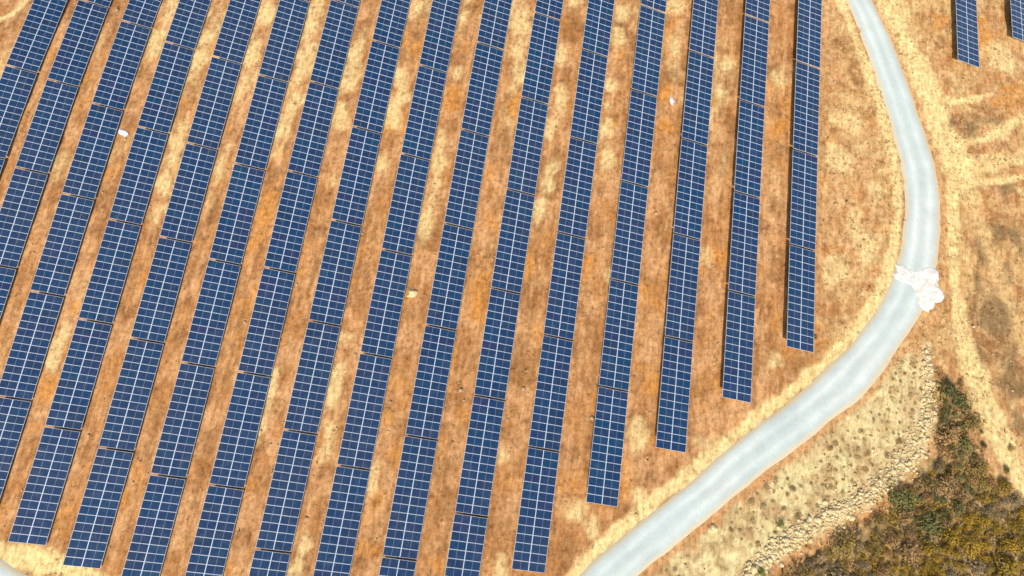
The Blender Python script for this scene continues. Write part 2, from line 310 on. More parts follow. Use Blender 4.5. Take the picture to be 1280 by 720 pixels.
nx, ny = len(gx), len(gy)
me = bpy.data.meshes.new('ground')
vv = np.stack([GX, GY, GZ], -1).reshape(-1, 3).astype(np.float32)
me.vertices.add(len(vv)); me.vertices.foreach_set('co', vv.ravel())
ii = (np.arange(ny - 1)[:, None] * nx + np.arange(nx - 1)[None, :]).ravel()
q = np.stack([ii, ii + 1, ii + nx + 1, ii + nx], 1).astype(np.int32)
me.loops.add(q.size); me.loops.foreach_set('vertex_index', q.ravel())
me.polygons.add(len(q)); me.polygons.foreach_set('loop_start', np.arange(0, q.size, 4, dtype=np.int32))
me.polygons.foreach_set('use_smooth', np.ones(len(q), bool))
me.update(calc_edges=True)
at = me.color_attributes.new('soil', 'FLOAT_COLOR', 'POINT')
at.data.foreach_set('color', np.concatenate([C.reshape(-1, 3), np.clip(np.maximum(east * 0.9 * (1 - 0.8 * scr_w), sc_w) * (1 - 0.6 * kh) + 0.22, 0, 1).reshape(-1, 1)], 1).astype(np.float32).ravel())

# ---------------------------------------------------------------- materials
def mat(name, col=(0.5, 0.5, 0.5), rough=0.8, metal=0.0, spec=0.5):
    m = bpy.data.materials.new(name); m.use_nodes = True
    b = m.node_tree.nodes['Principled BSDF']
    b.inputs['Base Color'].default_value = (*col, 1); b.inputs['Roughness'].default_value = rough
    b.inputs['Metallic'].default_value = metal; b.inputs['Specular IOR Level'].default_value = spec
    return m
class NB:
    def __init__(s, m): s.m = m; s.t = m.node_tree; s.b = s.t.nodes['Principled BSDF']
    def n(s, typ, **kw):
        x = s.t.nodes.new(typ)
        for k, v in kw.items(): setattr(x, k, v)
        return x
    def l(s, a, b): s.t.links.new(a, b)
    def noise(s, scale, detail=4, rough=0.6, vec=None):
        x = s.n('ShaderNodeTexNoise'); x.inputs['Scale'].default_value = scale; x.inputs['Detail'].default_value = detail; x.inputs['Roughness'].default_value = rough
        if vec is None:
            if not hasattr(s, 'pos'): s.pos = s.n('ShaderNodeNewGeometry').outputs['Position']
            vec = s.pos
        s.l(vec, x.inputs['Vector']); return x.outputs['Fac']
    def ramp(s, fac, stops):
        r = s.n('ShaderNodeValToRGB'); e = r.color_ramp.elements
        while len(e) < len(stops): e.new(0.5)
        for el, (p, c) in zip(e, stops):
            el.position = p; el.color = (*c, 1) if len(c) == 3 else c
        s.l(fac, r.inputs[0]); return r.outputs[0]
    def mix(s, a, b, fac, mode='MIX'):
        x = s.n('ShaderNodeMix', data_type='RGBA', blend_type=mode)
        for val, idx in ((fac, 0), (a, 6), (b, 7)):
            if hasattr(val, 'node'): s.l(val, x.inputs[idx])
            else: x.inputs[idx].default_value = val if idx == 0 else (*val, 1)
        return x.outputs[2]
    def bump(s, h, strength, dist):
        x = s.n('ShaderNodeBump'); x.inputs['Strength'].default_value = strength; x.inputs['Distance'].default_value = dist
        s.l(h, x.inputs['Height']); s.l(x.outputs[0], s.b.inputs['Normal'])

M_soil = mat('dry_soil', rough=0.95, spec=0.15)
k = NB(M_soil)
vc = k.n('ShaderNodeVertexColor', layer_name='soil'); va = vc.outputs[0]
fine = k.noise(1.7, 6, 0.66)
c = k.mix(va, k.ramp(fine, [(0.27, (0.46, 0.41, 0.36)), (0.46, (0.97, 0.96, 0.95)), (0.68, (1.28, 1.33, 1.42))]), 1.0, 'MULTIPLY')
rot_ = k.n('ShaderNodeMapping'); rot_.inputs['Rotation'].default_value = (0, 0, YAW); k.l(k.pos, rot_.inputs['Vector'])
scl_ = k.n('ShaderNodeMapping'); scl_.inputs['Scale'].default_value = (2.6, 0.5, 1); k.l(rot_.outputs[0], scl_.inputs['Vector'])
c = k.mix(c, k.ramp(k.noise(1.0, 7, 0.7, scl_.outputs[0]), [(0.30, (0.66, 0.62, 0.58)), (0.48, (1, 1, 1)), (0.66, (1.22, 1.30, 1.42))]), 1.0, 'MULTIPLY')
mot = k.noise(0.95, 9, 0.74)
op = k.n('ShaderNodeMath', operation='MULTIPLY'); k.l(vc.outputs[1], op.inputs[0]); k.l(k.ramp(mot, [(0.50, (0, 0, 0)), (0.62, (0.62,) * 3)]), op.inputs[1])
c = k.mix(c, (0.63, 0.42, 0.19), op.outputs[0])
op2 = k.n('ShaderNodeMath', operation='MULTIPLY'); k.l(vc.outputs[1], op2.inputs[0]); k.l(k.ramp(k.noise(1.5, 8, 0.72), [(0.52, (0, 0, 0)), (0.64, (0.62,) * 3)]), op2.inputs[1])
c = k.mix(c, (0.32, 0.175, 0.066), op2.outputs[0])
spk = k.noise(7.5, 3, 0.7)
c = k.mix(c, (0.17, 0.10, 0.04), k.ramp(spk, [(0.60, (0, 0, 0)), (0.72, (0.38, 0.38, 0.38))]))
c = k.mix(c, (0.72, 0.58, 0.34), k.ramp(k.noise(5.3, 3, 0.7), [(0.60, (0, 0, 0)), (0.72, (0.42, 0.42, 0.42))]))
k.l(c, k.b.inputs['Base Color'])
k.bump(k.noise(3.2, 8, 0.7), 0.55, 0.12)

M_road = mat('pale_gravel_road', rough=0.9, spec=0.2)
k = NB(M_road)
uvn = k.n('ShaderNodeAttribute', attribute_name='lane')
mp = k.n('ShaderNodeMapping'); mp.inputs['Scale'].default_value = (0.75, 0.018, 1)
k.l(uvn.outputs['Vector'], mp.inputs['Vector'])
st = k.noise(1.6, 4, 0.55, mp.outputs[0])
sx_ = k.n('ShaderNodeSeparateXYZ'); k.l(uvn.outputs['Vector'], sx_.inputs[0])
wb_ = k.n('ShaderNodeMath', operation='MULTIPLY_ADD'); k.l(k.noise(0.22, 4, 0.6), wb_.inputs[0]); wb_.inputs[1].default_value = 1.1; k.l(sx_.outputs[0], wb_.inputs[2])
ln_ = k.n('ShaderNodeMath', operation='MULTIPLY'); k.l(wb_.outputs[0], ln_.inputs[0]); ln_.inputs[1].default_value = 1 / 5.6
tracks = k.ramp(ln_.outputs[0], [(0.06, (0.440, 0.483, 0.449)), (0.20, (0.490, 0.532, 0.492)), (0.33, (0.680, 0.699, 0.632)), (0.46, (0.500, 0.542, 0.497)), (0.56, (0.520, 0.557, 0.507)), (0.69, (0.690, 0.709, 0.637)), (0.83, (0.500, 0.542, 0.497)), (0.95, (0.440, 0.483, 0.444))])
c = k.mix(tracks, k.ramp(st, [(0.32, (0.460, 0.509, 0.455)), (0.5, (0.530, 0.568, 0.501)), (0.66, (0.600, 0.627, 0.541))]), 0.25)
c = k.mix(c, (0.460, 0.534, 0.487), k.ramp(k.noise(0.05, 3, 0.6), [(0.42, (0, 0, 0)), (0.62, (0.5, 0.5, 0.5))]))
c = k.mix(c, (0.600, 0.524, 0.343), k.ramp(k.noise(0.5, 5, 0.7), [(0.58, (0, 0, 0)), (0.78, (0.45, 0.45, 0.45))]))
eg_ = k.n('ShaderNodeMath', operation='PINGPONG'); eg_.inputs[1].default_value = 2.25; k.l(sx_.outputs[0], eg_.inputs[0])
ed_ = k.n('ShaderNodeMath', operation='MULTIPLY_ADD'); k.l(k.noise(0.8, 6, 0.7), ed_.inputs[0]); ed_.inputs[1].default_value = -0.42; k.l(eg_.outputs[0], ed_.inputs[2])
c = k.mix(c, k.ramp(k.noise(0.35, 5, 0.65), [(0.35, (0.90, 0.90, 0.90)), (0.62, (1.02, 1.02, 1.02))]), 1.0, 'MULTIPLY')
c = k.mix((0.62, 0.47, 0.26), c, k.ramp(ed_.outputs[0], [(0.0, (0.3,) * 3), (0.02, (0.7,) * 3), (0.12, (1, 1, 1))]))
c = k.mix(c, k.ramp(k.noise(9, 4, 0.7), [(0.3, (0.82, 0.82, 0.82)), (0.7, (1.08, 1.08, 1.08))]), 1.0, 'MULTIPLY')
k.l(c, k.b.inputs['Base Color'])
k.bump(k.noise(12, 5, 0.7), 0.3, 0.03)

M_white_gravel = mat('white_gravel', (0.86, 0.86, 0.82), 0.9, 0, 0.2)
k = NB(M_white_gravel)
c = k.ramp(k.noise(1.4, 5, 0.65), [(0.36, (0.54, 0.48, 0.39)), (0.46, (0.64, 0.60, 0.52)), (0.66, (0.74, 0.71, 0.65))])
k.l(c, k.b.inputs['Base Color']); k.bump(k.noise(5, 6, 0.7), 0.5, 0.08)

# solar cell glass: deep blue silicon, thin printed cell grid, each panel a slightly different batch
M_cell = mat('solar_glass', (0.012, 0.028, 0.085), 0.22, 0, 0.5)
k = NB(M_cell)
oi = k.n('ShaderNodeObjectInfo')
c = k.ramp(oi.outputs['Random'], [(0.0, (0.010, 0.027, 0.066)), (0.35, (0.007, 0.031, 0.088)), (0.7, (0.004, 0.038, 0.092)), (0.9, (0.009, 0.029, 0.085)), (1.0, (0.016, 0.026, 0.080))])
tc = k.n('ShaderNodeTexCoord')
sep = k.n('ShaderNodeSeparateXYZ'); k.l(tc.outputs['Object'], sep.inputs[0])
def grid_line(out, period, width):
    a = k.n('ShaderNodeMath', operation='PINGPONG'); a.inputs[1].default_value = period / 2; k.l(out, a.inputs[0])
    b = k.n('ShaderNodeMath', operation='LESS_THAN'); b.inputs[1].default_value = width / 2; k.l(a.outputs[0], b.inputs[0]); return b.outputs[0]
g1 = grid_line(sep.outputs[0], 0.094, 0.006); g2 = grid_line(sep.outputs[1], 0.150, 0.008)
gm = k.n('ShaderNodeMath', operation='MAXIMUM'); k.l(g1, gm.inputs[0]); k.l(g2, gm.inputs[1])
gs = k.n('ShaderNodeMath', operation='MULTIPLY'); gs.inputs[1].default_value = 0.35; k.l(gm.outputs[0], gs.inputs[0])
c = k.mix(c, (0.06, 0.11, 0.20), gs.outputs[0])
site = k.noise(0.035, 3, 0.6)
c = k.mix(c, (0.022, 0.042, 0.088), k.ramp(site, [(0.40, (0, 0, 0)), (0.66, (0.6, 0.6, 0.6))]))
dirt = k.noise(1.1, 5, 0.65)
c = k.mix(c, (0.16, 0.17, 0.20), k.ramp(dirt, [(0.45, (0, 0, 0)), (0.8, (0.16, 0.16, 0.16))]))
k.l(c, k.b.inputs['Base Color'])
k.l(k.ramp(dirt, [(0.3, (0.16,) * 3), (0.8, (0.34,) * 3)]), k.b.inputs['Roughness'])
M_back = mat('white_backsheet', (0.17, 0.23, 0.31), 0.35)
M_frame = mat('anodised_frame', (0.62, 0.67, 0.72), 0.45, 0.1)
M_steel = mat('galvanised_steel', (0.48, 0.49, 0.49), 0.5, 0.55)
k = NB(M_steel); k.l(k.ramp(k.noise(6, 4, 0.6), [(0.3, (0.38, 0.39, 0.40)), (0.7, (0.55, 0.56, 0.56))]), k.b.inputs['Base Color'])

def rock_mat(name, a, b, c3):
    m = mat(name, a, 0.92, 0, 0.2); k = NB(m)
    oi = k.n('ShaderNodeObjectInfo')
    c = k.ramp(k.noise(2.3, 5, 0.65), [(0.3, a), (0.5, b), (0.72, c3)])
    k.l(c, k.b.inputs['Base Color']); k.bump(k.noise(7, 6, 0.7), 0.5, 0.06); return m
M_rock = rock_mat('pale_limestone', (0.42, 0.30, 0.14), (0.62, 0.48, 0.245), (0.76, 0.64, 0.38))
M_rock2 = rock_mat('field_stone', (0.26, 0.17, 0.09), (0.42, 0.28, 0.15), (0.60, 0.45, 0.28))
M_straw = mat('dry_grass', (0.5, 0.36, 0.15), 0.9, 0, 0.2)
k = NB(M_straw); k.l(k.ramp(k.noise(1.7, 4, 0.7), [(0.3, (0.20, 0.12, 0.045)), (0.48, (0.40, 0.25, 0.095)), (0.68, (0.66, 0.50, 0.22))]), k.b.inputs['Base Color'])
M_cloth = mat('white_plastic_sheet', (0.70, 0.69, 0.67), 0.6, 0, 0.3)

def leaf_mat(name, a, b, c3):
    m = mat(name, a, 0.75, 0, 0.25); k = NB(m)
    oi = k.n('ShaderNodeObjectInfo')
    c = k.ramp(k.noise(2.2, 4, 0.7), [(0.3, a), (0.5, b), (0.7, c3)])
    c = k.mix(c, k.ramp(oi.outputs['Random'], [(0, (0.92, 0.93, 0.94)), (1, (1.50, 1.38, 1.22))]), 1.0, 'MULTIPLY')
    k.l(c, k.b.inputs['Base Color'])
    k.b.inputs['Transmission Weight'].default_value = 0
    return m
LM = {
 'mustard': leaf_mat('mustard_foliage', (0.10, 0.078, 0.012), (0.24, 0.155, 0.014), (0.40, 0.25, 0.020)),
 'olive': leaf_mat('olive_foliage', (0.11, 0.085, 0.023), (0.21, 0.150, 0.040), (0.32, 0.225, 0.065)),
 'grey': leaf_mat('grey_green_foliage', (0.13, 0.098, 0.050), (0.23, 0.175, 0.088), (0.34, 0.26, 0.135)),
 'green': leaf_mat('dark_green_foliage', (0.055, 0.060, 0.018), (0.110, 0.112, 0.034), (0.175, 0.165, 0.052)),
 'brown': leaf_mat('brown_dry_foliage', (0.13, 0.078, 0.030), (0.26, 0.16, 0.062), (0.40, 0.26, 0.11)),
 'weed': leaf_mat('dry_weed_foliage', (0.25, 0.17, 0.075), (0.36, 0.26, 0.12), (0.46, 0.35, 0.17)),
 'fresh': leaf_mat('fresh_green_foliage', (0.055, 0.085, 0.015), (0.11, 0.15, 0.025), (0.18, 0.21, 0.04)),
}
M_twig = mat('twig_bark', (0.14, 0.095, 0.055), 0.9)

link('ground', me, M_soil)['kind'] = 'structure'

# ---------------------------------------------------------------- roads
def road_mesh(name, A, B):
    prof = [(-0.13, -0.16), (-0.04, 0.06), (0.12, 0.085), (0.25, 0.07), (0.38, 0.095), (0.5, 0.11), (0.62, 0.095), (0.75, 0.07), (0.88, 0.085), (1.04, 0.06), (1.13, -0.16)]
    n = len(A); V = []; lane = []
    s = np.concatenate([[0], np.cumsum(np.linalg.norm(np.diff((A + B) / 2, axis=0), axis=1))])
    wa = (fbm(s, s * 0, 2.5, 5, 3) - 0.5) * 0.10; wb = (fbm(s, s * 0 + 50, 2.5, 6, 3) - 0.5) * 0.10
    wd = np.linalg.norm(A - B, axis=1)
    for j, (t, dz) in enumerate(prof):
        tt = np.full(n, t)
        if t < 0.1: tt = tt + wa
        if t > 0.9: tt = tt + wb
        P = A * (1 - tt[:, None]) + B * tt[:, None]
        z = plane_z(P[:, 0], P[:, 1]) - HC + dz
        V.append(np.stack([P[:, 0], P[:, 1], z], 1)); lane.append(np.stack([np.full(n, t) * 4.5, s, s * 0], 1))
    V = np.stack(V, 1).reshape(-1, 3); lane = np.stack(lane, 1).reshape(-1, 3)
    m = len(prof); F = []
    for i in range(n - 1):
        for j in range(m - 1):
            a = i * m + j; F.append((a, a + 1, a + m + 1, a + m))
    me = pymesh(name, V, F, smooth=True)
    at = me.attributes.new('lane', 'FLOAT_VECTOR', 'POINT'); at.data.foreach_set('vector', lane.astype(np.float32).ravel())
    if me.polygons[0].normal.z < 0: me.flip_normals()
    return link(name, me, M_road)
for A, B in roads:
    road_mesh('gravel_road', A, B)['kind'] = 'structure'

# white gravel dumped across the road
pl_ = np.array(PATCH + [PATCH[0]]); Lp = np.concatenate([[0], np.cumsum(np.linalg.norm(np.diff(pl_, axis=0), axis=1))])
sp_ = np.linspace(0, Lp[-1], 150)[:-1]
pp = np.stack([np.interp(sp_, Lp, pl_[:, 0]), np.interp(sp_, Lp, pl_[:, 1])], 1)
pp = pp + np.stack([fbm(sp_, sp_ * 0, 0.7, 431, 3) - 0.5, fbm(sp_, sp_ * 0, 0.7, 441, 3) - 0.5], 1) * 0.45
pc = pp.mean(0); V = []; F = []
rings = [1.0, 0.96, 0.85, 0.65, 0.4, 0.15]; hz = [-0.05, 0.07, 0.125, 0.14, 0.145, 0.15]
nP = len(pp)
for r, h in zip(rings, hz):
    P = pc + (pp - pc) * r
    z = plane_z(P[:, 0], P[:, 1]) - HC + h + (fbm(P[:, 0], P[:, 1], 0.8, 77, 3) - 0.5) * 0.06 * (r < 0.9)
    V += [tuple(x) for x in np.stack([P[:, 0], P[:, 1], z], 1)]
for a in range(len(rings) - 1):
    for i in range(nP):
        j = (i + 1) % nP; F.append((a * nP + i, a * nP + j, (a + 1) * nP + j, (a + 1) * nP + i))
F.append(tuple((len(rings) - 1) * nP + i for i in range(nP)))
pm = pymesh('gravel_spill', V, F, smooth=True)
if pm.polygons[len(F) - 1].normal.z < 0: pm.flip_normals()
tag(link('gravel_spill', pm, M_white_gravel), 'ragged bright white spill of gravel lying across the bend of the pale road', 'gravel spill')

# ---------------------------------------------------------------- solar tables
PW, SLOPE = 1.998, 2.0                      # module length; 14 modules side by side, two high
GAPEND = 0.24
PITCHM = (PITCH_ROW - GAPEND) / 14
PN = PITCHM - 0.014
def panel_mesh():
    hx, hy = PW / 2, PN / 2
    fr, z1 = 0.024, 0.0
    xs = [-hx, -hx + fr, -hx + fr + 0.014, -0.018, 0.018, hx - fr - 0.014, hx - fr, hx]
    ys = [-hy, -hy + fr, -hy + fr + 0.008, hy - fr - 0.008, hy - fr, hy]
    V = []; F = []; mi = []
    idx = {}
    def vid(x, y, z):
        kx = (round(x, 5), round(y, 5), round(z, 5))
        if kx not in idx: idx[kx] = len(V); V.append((x, y, z))
        return idx[kx]
    def quad(a, b, c, d, m): F.append((a, b, c, d)); mi.append(m)
    def flat(x0, x1, y0, y1, z, m): quad(vid(x0, y0, z), vid(x1, y0, z), vid(x1, y1, z), vid(x0, y1, z), m)
    zg = -0.003
    # frame top ring, glass one step lower
    flat(-hx, hx, -hy, -hy + fr, 0, 0); flat(-hx, hx, hy - fr, hy, 0, 0)
    flat(-hx, -hx + fr, -hy + fr, hy - fr, 0, 0); flat(hx - fr, hx, -hy + fr, hy - fr, 0, 0)
    X = xs[1:-1]; Y = ys[1:-1]
    for i in range(5):
        for j in range(3):
            cell = (i in (1, 3)) and j == 1
            flat(X[i], X[i + 1], Y[j], Y[j + 1], zg, 1 if cell else 2)
    for (x0, y0, x1, y1) in ((-hx, -hy, hx, -hy), (hx, -hy, hx, hy), (hx, hy, -hx, hy), (-hx, hy, -hx, -hy)):
        quad(vid(x0, y0, -0.038), vid(x1, y1, -0.038), vid(x1, y1, 0), vid(x0, y0, 0), 0)
    quad(vid(-hx, -hy, -0.038), vid(-hx, hy, -0.038), vid(hx, hy, -0.038), vid(hx, -hy, -0.038), 2)
    return pymesh('solar_panel', V, F, mi)
ME_panel = panel_mesh()
for m in (M_frame, M_cell, M_back): ME_panel.materials.append(m)
TL = PITCH_ROW - GAPEND
def mk(name, parts, m):
    v, f = merge(parts); me = pymesh(name, v, f); me.materials.append(m); return me
# C-section purlin running the table's length, sloped rafter, driven post
ME_purlin = mk('purlin', [boxv(-0.03, 0.03, -TL / 2, TL / 2, -0.008, 0), boxv(-0.03, -0.026, -TL / 2, TL / 2, -0.068, -0.009), boxv(-0.03, 0.02, -TL / 2, TL / 2, -0.076, -0.069)], M_steel)
ME_center = mk('clamp_rail', [boxv(-0.013, 0.013, -TL / 2 + 0.01, TL / 2 - 0.01, -0.03, -0.006)], M_frame)
ME_rafter = mk('rafter', [boxv(-1.75, 1.75, -0.03, 0.03, -0.09, 0), boxv(-1.75, 1.75, -0.05, 0.05, -0.098, -0.091)], M_steel)
ME_post = mk('post', [boxv(-0.008, 0.008, -0.06, 0.06, -1.5, 0.86), boxv(-0.06, 0.06, -0.068, -0.061, -1.5, 0.86), boxv(-0.06, 0.06, 0.061, 0.068, -1.5, 0.86)], M_steel)

ct, stt = math.cos(TAU), math.sin(TAU)
Rt = Matrix.Rotation(TAU, 3, 'Y')           # +x end goes down
def local(x, y, z):                          # a point in the tilted module plane, relative to the table root on the ground
    v = Rt @ Vector((x, y, z)); return v + Vector((0, 0, HC))
proto = []
q_t = Rt.to_quaternion()
for i in range(2):
    for j in range(14):
        proto.append(('solar_panel', ME_panel, local((i - 0.5) * (4.03 - PW), (j - 6.5) * PITCHM, 0), q_t))
proto.append(('clamp_rail', ME_center, local(0, 0, 0), q_t))
for x in (-1.55, -0.5, 0.5, 1.55):
    proto.append(('purlin', ME_purlin, local(x, 0, -0.040), q_t))
for y in (-5.6, -2.8, 0, 2.8, 5.6):
    proto.append(('rafter', ME_rafter, local(0, y, -0.118), q_t))
    proto.append(('post', ME_post, Vector((0, y, 0)), Matrix.Identity(3).to_quaternion()))

def along(r, s):
    xc, _ = r
    x = ca * xc + sa * s; y = -sa * xc + ca * s
    return Vector((x, y, float(plane_z(x, y))))
ORD = ['first', 'second', 'third', 'fourth', 'fifth', 'sixth', 'seventh', 'eighth', 'ninth', 'tenth', 'eleventh', 'twelfth', 'thirteenth', 'fourteenth', 'fifteenth', 'sixteenth']
first_table = None
def make_table(label, p0, p1):
    """p0 far end, p1 near end of the table's axis in the module plane"""
    global first_table
    mid = (p0 + p1) / 2
    Y = (p0 - p1).normalized(); X0 = Vector((ca, -sa, 0)); X = (X0 - Y * X0.dot(Y)).normalized(); Z = X.cross(Y)
    m3 = Matrix((X, Y, Z)).transposed()
    root = bpy.data.objects.new('solar_table', None); COL.objects.link(root)
    root.empty_display_size = 0.5
    root.location = mid - Z * HC
    root.rotation_mode = 'QUATERNION'; root.rotation_quaternion = m3.to_quaternion()
    tag(root, label, 'solar table', 'solar tables standing in rows on the bare slope')
    if first_table is None:
        kids = []
        for (nm, me, loc, q) in proto:
            o = bpy.data.objects.new(nm, me); kids.append((o, loc, q))
        first_table = kids
    else:
        kids = [(o.copy(), loc, q) for o, loc, q in first_table]
    for o, loc, q in kids:
        COL.objects.link(o)
        o.parent = root; o.location = loc
        o.rotation_mode = 'QUATERNION'
        if o.name.startswith('solar_panel'):
            e = Matrix.Rotation(rnd.gauss(0, 0.0035), 3, 'X') @ Matrix.Rotation(rnd.gauss(0, 0.0035), 3, 'Y')
            o.rotation_quaternion = q @ e.to_quaternion()
        else: o.rotation_quaternion = q
    return root
for ri, (xr, s0, k0, k1, ended) in enumerate(ROWS):
    for kk in range(k0, k1 + 1):
        a = s0 - (kk - 1) * PITCH_ROW; b = s0 - kk * PITCH_ROW
        # the gap is split between the two neighbours
        p0 = along((xr, 0), a); p1 = along((xr, 0), b)
        if ri < 16:
            row = ORD[15 - ri]
            if kk == k1 and ended: lab = f'blue solar table closing the near end of the {row} row from the gravel road'
            elif kk == k0: lab = f'blue solar table cut by the top edge in the {row} row from the gravel road'
            else: lab = f'blue solar table, {ORD[kk - k0]} from the top in the {row} row from the gravel road'
        else:
            lab = ['blue solar table standing alone beyond the road, nearer the road of two there', 'blue solar table beyond the road, mostly cut off by the far photo corner'][ri - 16]
        make_table(lab, p0, p1)

# ---------------------------------------------------------------- rocks
def icosa():
    t = (1 + 5 ** .5) / 2
    v = np.array([(-1, t, 0), (1, t, 0), (-1, -t, 0), (1, -t, 0), (0, -1, t), (0, 1, t), (0, -1, -t), (0, 1, -t), (t, 0, -1), (t, 0, 1), (-t, 0, -1), (-t, 0, 1)], float)
    v /= np.linalg.norm(v[0])
    f = np.array([(0, 11, 5), (0, 5, 1), (0, 1, 7), (0, 7, 10), (0, 10, 11), (1, 5, 9), (5, 11, 4), (11, 10, 2), (10, 7, 6), (7, 1, 8), (3, 9, 4), (3, 4, 2), (3, 2, 6), (3, 6, 8), (3, 8, 9), (4, 9, 5), (2, 4, 11), (6, 2, 10), (8, 6, 7), (9, 8, 1)])
    return v, f
IV, IF = icosa()
def rock_cloud(name, pts, sizes, m, sink=0.25, flat=0.6):
    n = len(pts)
    V = IV[None] * (1 + rng.uniform(-0.28, 0.28, (n, 12, 1)))
    V = V * np.stack([rng.uniform(0.7, 1.3, n), rng.uniform(0.7, 1.3, n), rng.uniform(flat * 0.7, flat * 1.3, n)], 1)[:, None, :]
    a = rng.uniform(0, 6.283, n); c, s = np.cos(a)[:, None], np.sin(a)[:, None]
    X = V[..., 0] * c - V[..., 1] * s; Yv = V[..., 0] * s + V[..., 1] * c
    V = np.stack([X, Yv, V[..., 2]], -1) * np.asarray(sizes)[:, None, None]
    z = ground_z(pts[:, 0], pts[:, 1]) + np.asarray(sizes) * flat * (1 - 2 * sink)
    V += np.stack([pts[:, 0], pts[:, 1], z], 1)[:, None, :]
    T = (IF[None] + (np.arange(n) * 12)[:, None, None]).reshape(-1, 3)
    return tri_mesh(name, V.reshape(-1, 3), T)
def along_band(n, spread=0.75):
    p = np.array(RUBBLE); L = np.concatenate([[0], np.cumsum(np.linalg.norm(np.diff(p[:, :2], axis=0), axis=1))])
    s = L[-1] * np.clip(rng.beta(1.5, 1.0, n), 0, 1)
    x = np.interp(s, L, p[:, 0]); y = np.interp(s, L, p[:, 1]); w = np.interp(s, L, p[:, 2])
    i = np.clip(np.searchsorted(L, s) - 1, 0, len(p) - 2); d = p[i + 1, :2] - p[i, :2]; d /= np.linalg.norm(d, axis=1)[:, None]
    o = rng.normal(0, spread * 0.62, n) * w
    return np.stack([x - d[:, 1] * o, y + d[:, 0] * o], 1)
bank = bpy.data.objects.new('rubble_bank', None); COL.objects.link(bank)
bz = RUBBLE[5]; bank.location = (bz[0], bz[1], float(ground_z(bz[0], bz[1])))
tag(bank, 'band of pale loose rubble stones along the foot of the khaki slope above the scrub', 'rubble bank')
pts = along_band(2500, 0.82); sz = np.clip(rng.lognormal(-2.35, 0.48, len(pts)), 0.05, 0.36)
order = np.argsort(-sz); big, small = order[:240], order[240:]
o = link('loose_stones', rock_cloud('loose_stones', pts[small], sz[small], M_rock), M_rock, bank)
o['kind'] = 'stuff'; o.location = -bank.location
protos = []
for k_ in range(6):
    v = IV * (1 + rng.uniform(-0.25, 0.25, (12, 1))) * np.array([rng.uniform(0.8, 1.25), rng.uniform(0.7, 1.1), rng.uniform(0.45, 0.75)])
    protos.append(tri_mesh('stone', v, IF)); protos[-1].materials.append(M_rock)
so = None
for n_, i in enumerate(big):
    if n_ < 6: so = bpy.data.objects.new('stone', protos[n_]); st_ = so; protos[n_] = so
    else: st_ = protos[n_ % 6].copy()
    COL.objects.link(st_); st_.parent = bank
    p = Vector((pts[i][0], pts[i][1], float(ground_z(*pts[i])) + sz[i] * 0.2))
    st_.location = p - bank.location
    st_.scale = (sz[i] * 1.15,) * 3; st_.rotation_euler = (rnd.uniform(-.4, .4), rnd.uniform(-.4, .4), rnd.uniform(0, 6.28))

# ---------------------------------------------------------------- scattered pebbles and dry grass (uncountable)
def road_clear(p, lim=1.12):
    dd = np.full(len(p), 1e9)
    for cl in ROAD_CL: dd = np.minimum(dd, seg_dist(p[:, 0], p[:, 1], cl))
    return dd > lim
def scatter(n, x0, x1, y0, y1, keep):
    p = np.stack([rng.uniform(x0, x1, n), rng.uniform(y0, y1, n)], 1)
    p = p[keep(p[:, 0], p[:, 1])]
    return p[road_clear(p)]
U_ = lambda x, y: x * ca - y * sa
def keep_open(x, y): return (U_(x, y) > 32.5) & (fbm(x, y, 5, 201, 3) + 0.25 * rng.uniform(-1, 1, len(x)) > 0.5)
def keep_rows(x, y):
    u = U_(x, y); ok = np.zeros(len(x), bool)
    for (xr, *_r) in ROWS: ok |= np.abs(u - xr - 3.77) < 1.75
    return ok & (fbm(x, y, 4, 211, 3) + 0.3 * rng.uniform(-1, 1, len(x)) > 0.55)
p1 = scatter(9000, 0, 90, -20, 95, keep_open); p2 = scatter(9000, -75, 45, -15, 95, keep_rows)
pp_ = np.concatenate([p1, p2]); ss = np.clip(rng.lognormal(-2.7, 0.5, len(pp_)), 0.03, 0.3)
link('scattered_pebbles', rock_cloud('scattered_pebbles', pp_, ss, M_rock2, 0.3, 0.6), M_rock2)['kind'] = 'stuff'
# a line of rubble in the verge east of the road, where the photo shows pale stones
vl = np.concatenate([rng.normal((54.0 + 0, 0), (0.1, 0.1), (1, 2))])
def tufts(name, p, h, m, blades=6):
    n = len(p); b = blades
    a = rng.uniform(0, 6.283, (n, b)); lean = rng.uniform(0.25, 1.1, (n, b)); L = h[:, None] * rng.uniform(0.6, 1.2, (n, b)); w = L * 0.16
    z0 = ground_z(p[:, 0], p[:, 1])[:, None]
    dx, dy = np.cos(a), np.sin(a); ox = p[:, :1] + dx * h[:, None] * 0.12; oy = p[:, 1:] + dy * h[:, None] * 0.12
    B1 = np.stack([ox - dy * w, oy + dx * w, z0 + 0 * ox - 0.02], -1); B2 = np.stack([ox + dy * w, oy - dx * w, z0 + 0 * ox - 0.02], -1)
    Tp = np.stack([ox + dx * L * np.sin(lean), oy + dy * L * np.sin(lean), z0 + L * np.cos(lean)], -1)
    V = np.stack([B1, B2, Tp], 2).reshape(-1, 3)
    return tri_mesh(name, V, np.arange(len(V)).reshape(-1, 3))
p1 = scatter(30000, 0, 92, -20, 95, lambda x, y: (U_(x, y) > 32.3) & (fbm(x, y, 3.5, 221, 4) + 0.15 * rng.uniform(-1, 1, len(x)) > 0.52))
p2 = scatter(16000, -78, 45, -18, 95, lambda x, y: keep_rows(x, y) & (fbm(x, y, 2.5, 231, 3) > 0.5))
pa = np.concatenate([p1, p2])
link('dry_grass', tufts('dry_grass', pa, np.clip(rng.lognormal(-1.5, 0.35, len(pa)), 0.08, 0.5), M_straw), M_straw)['kind'] = 'stuff'

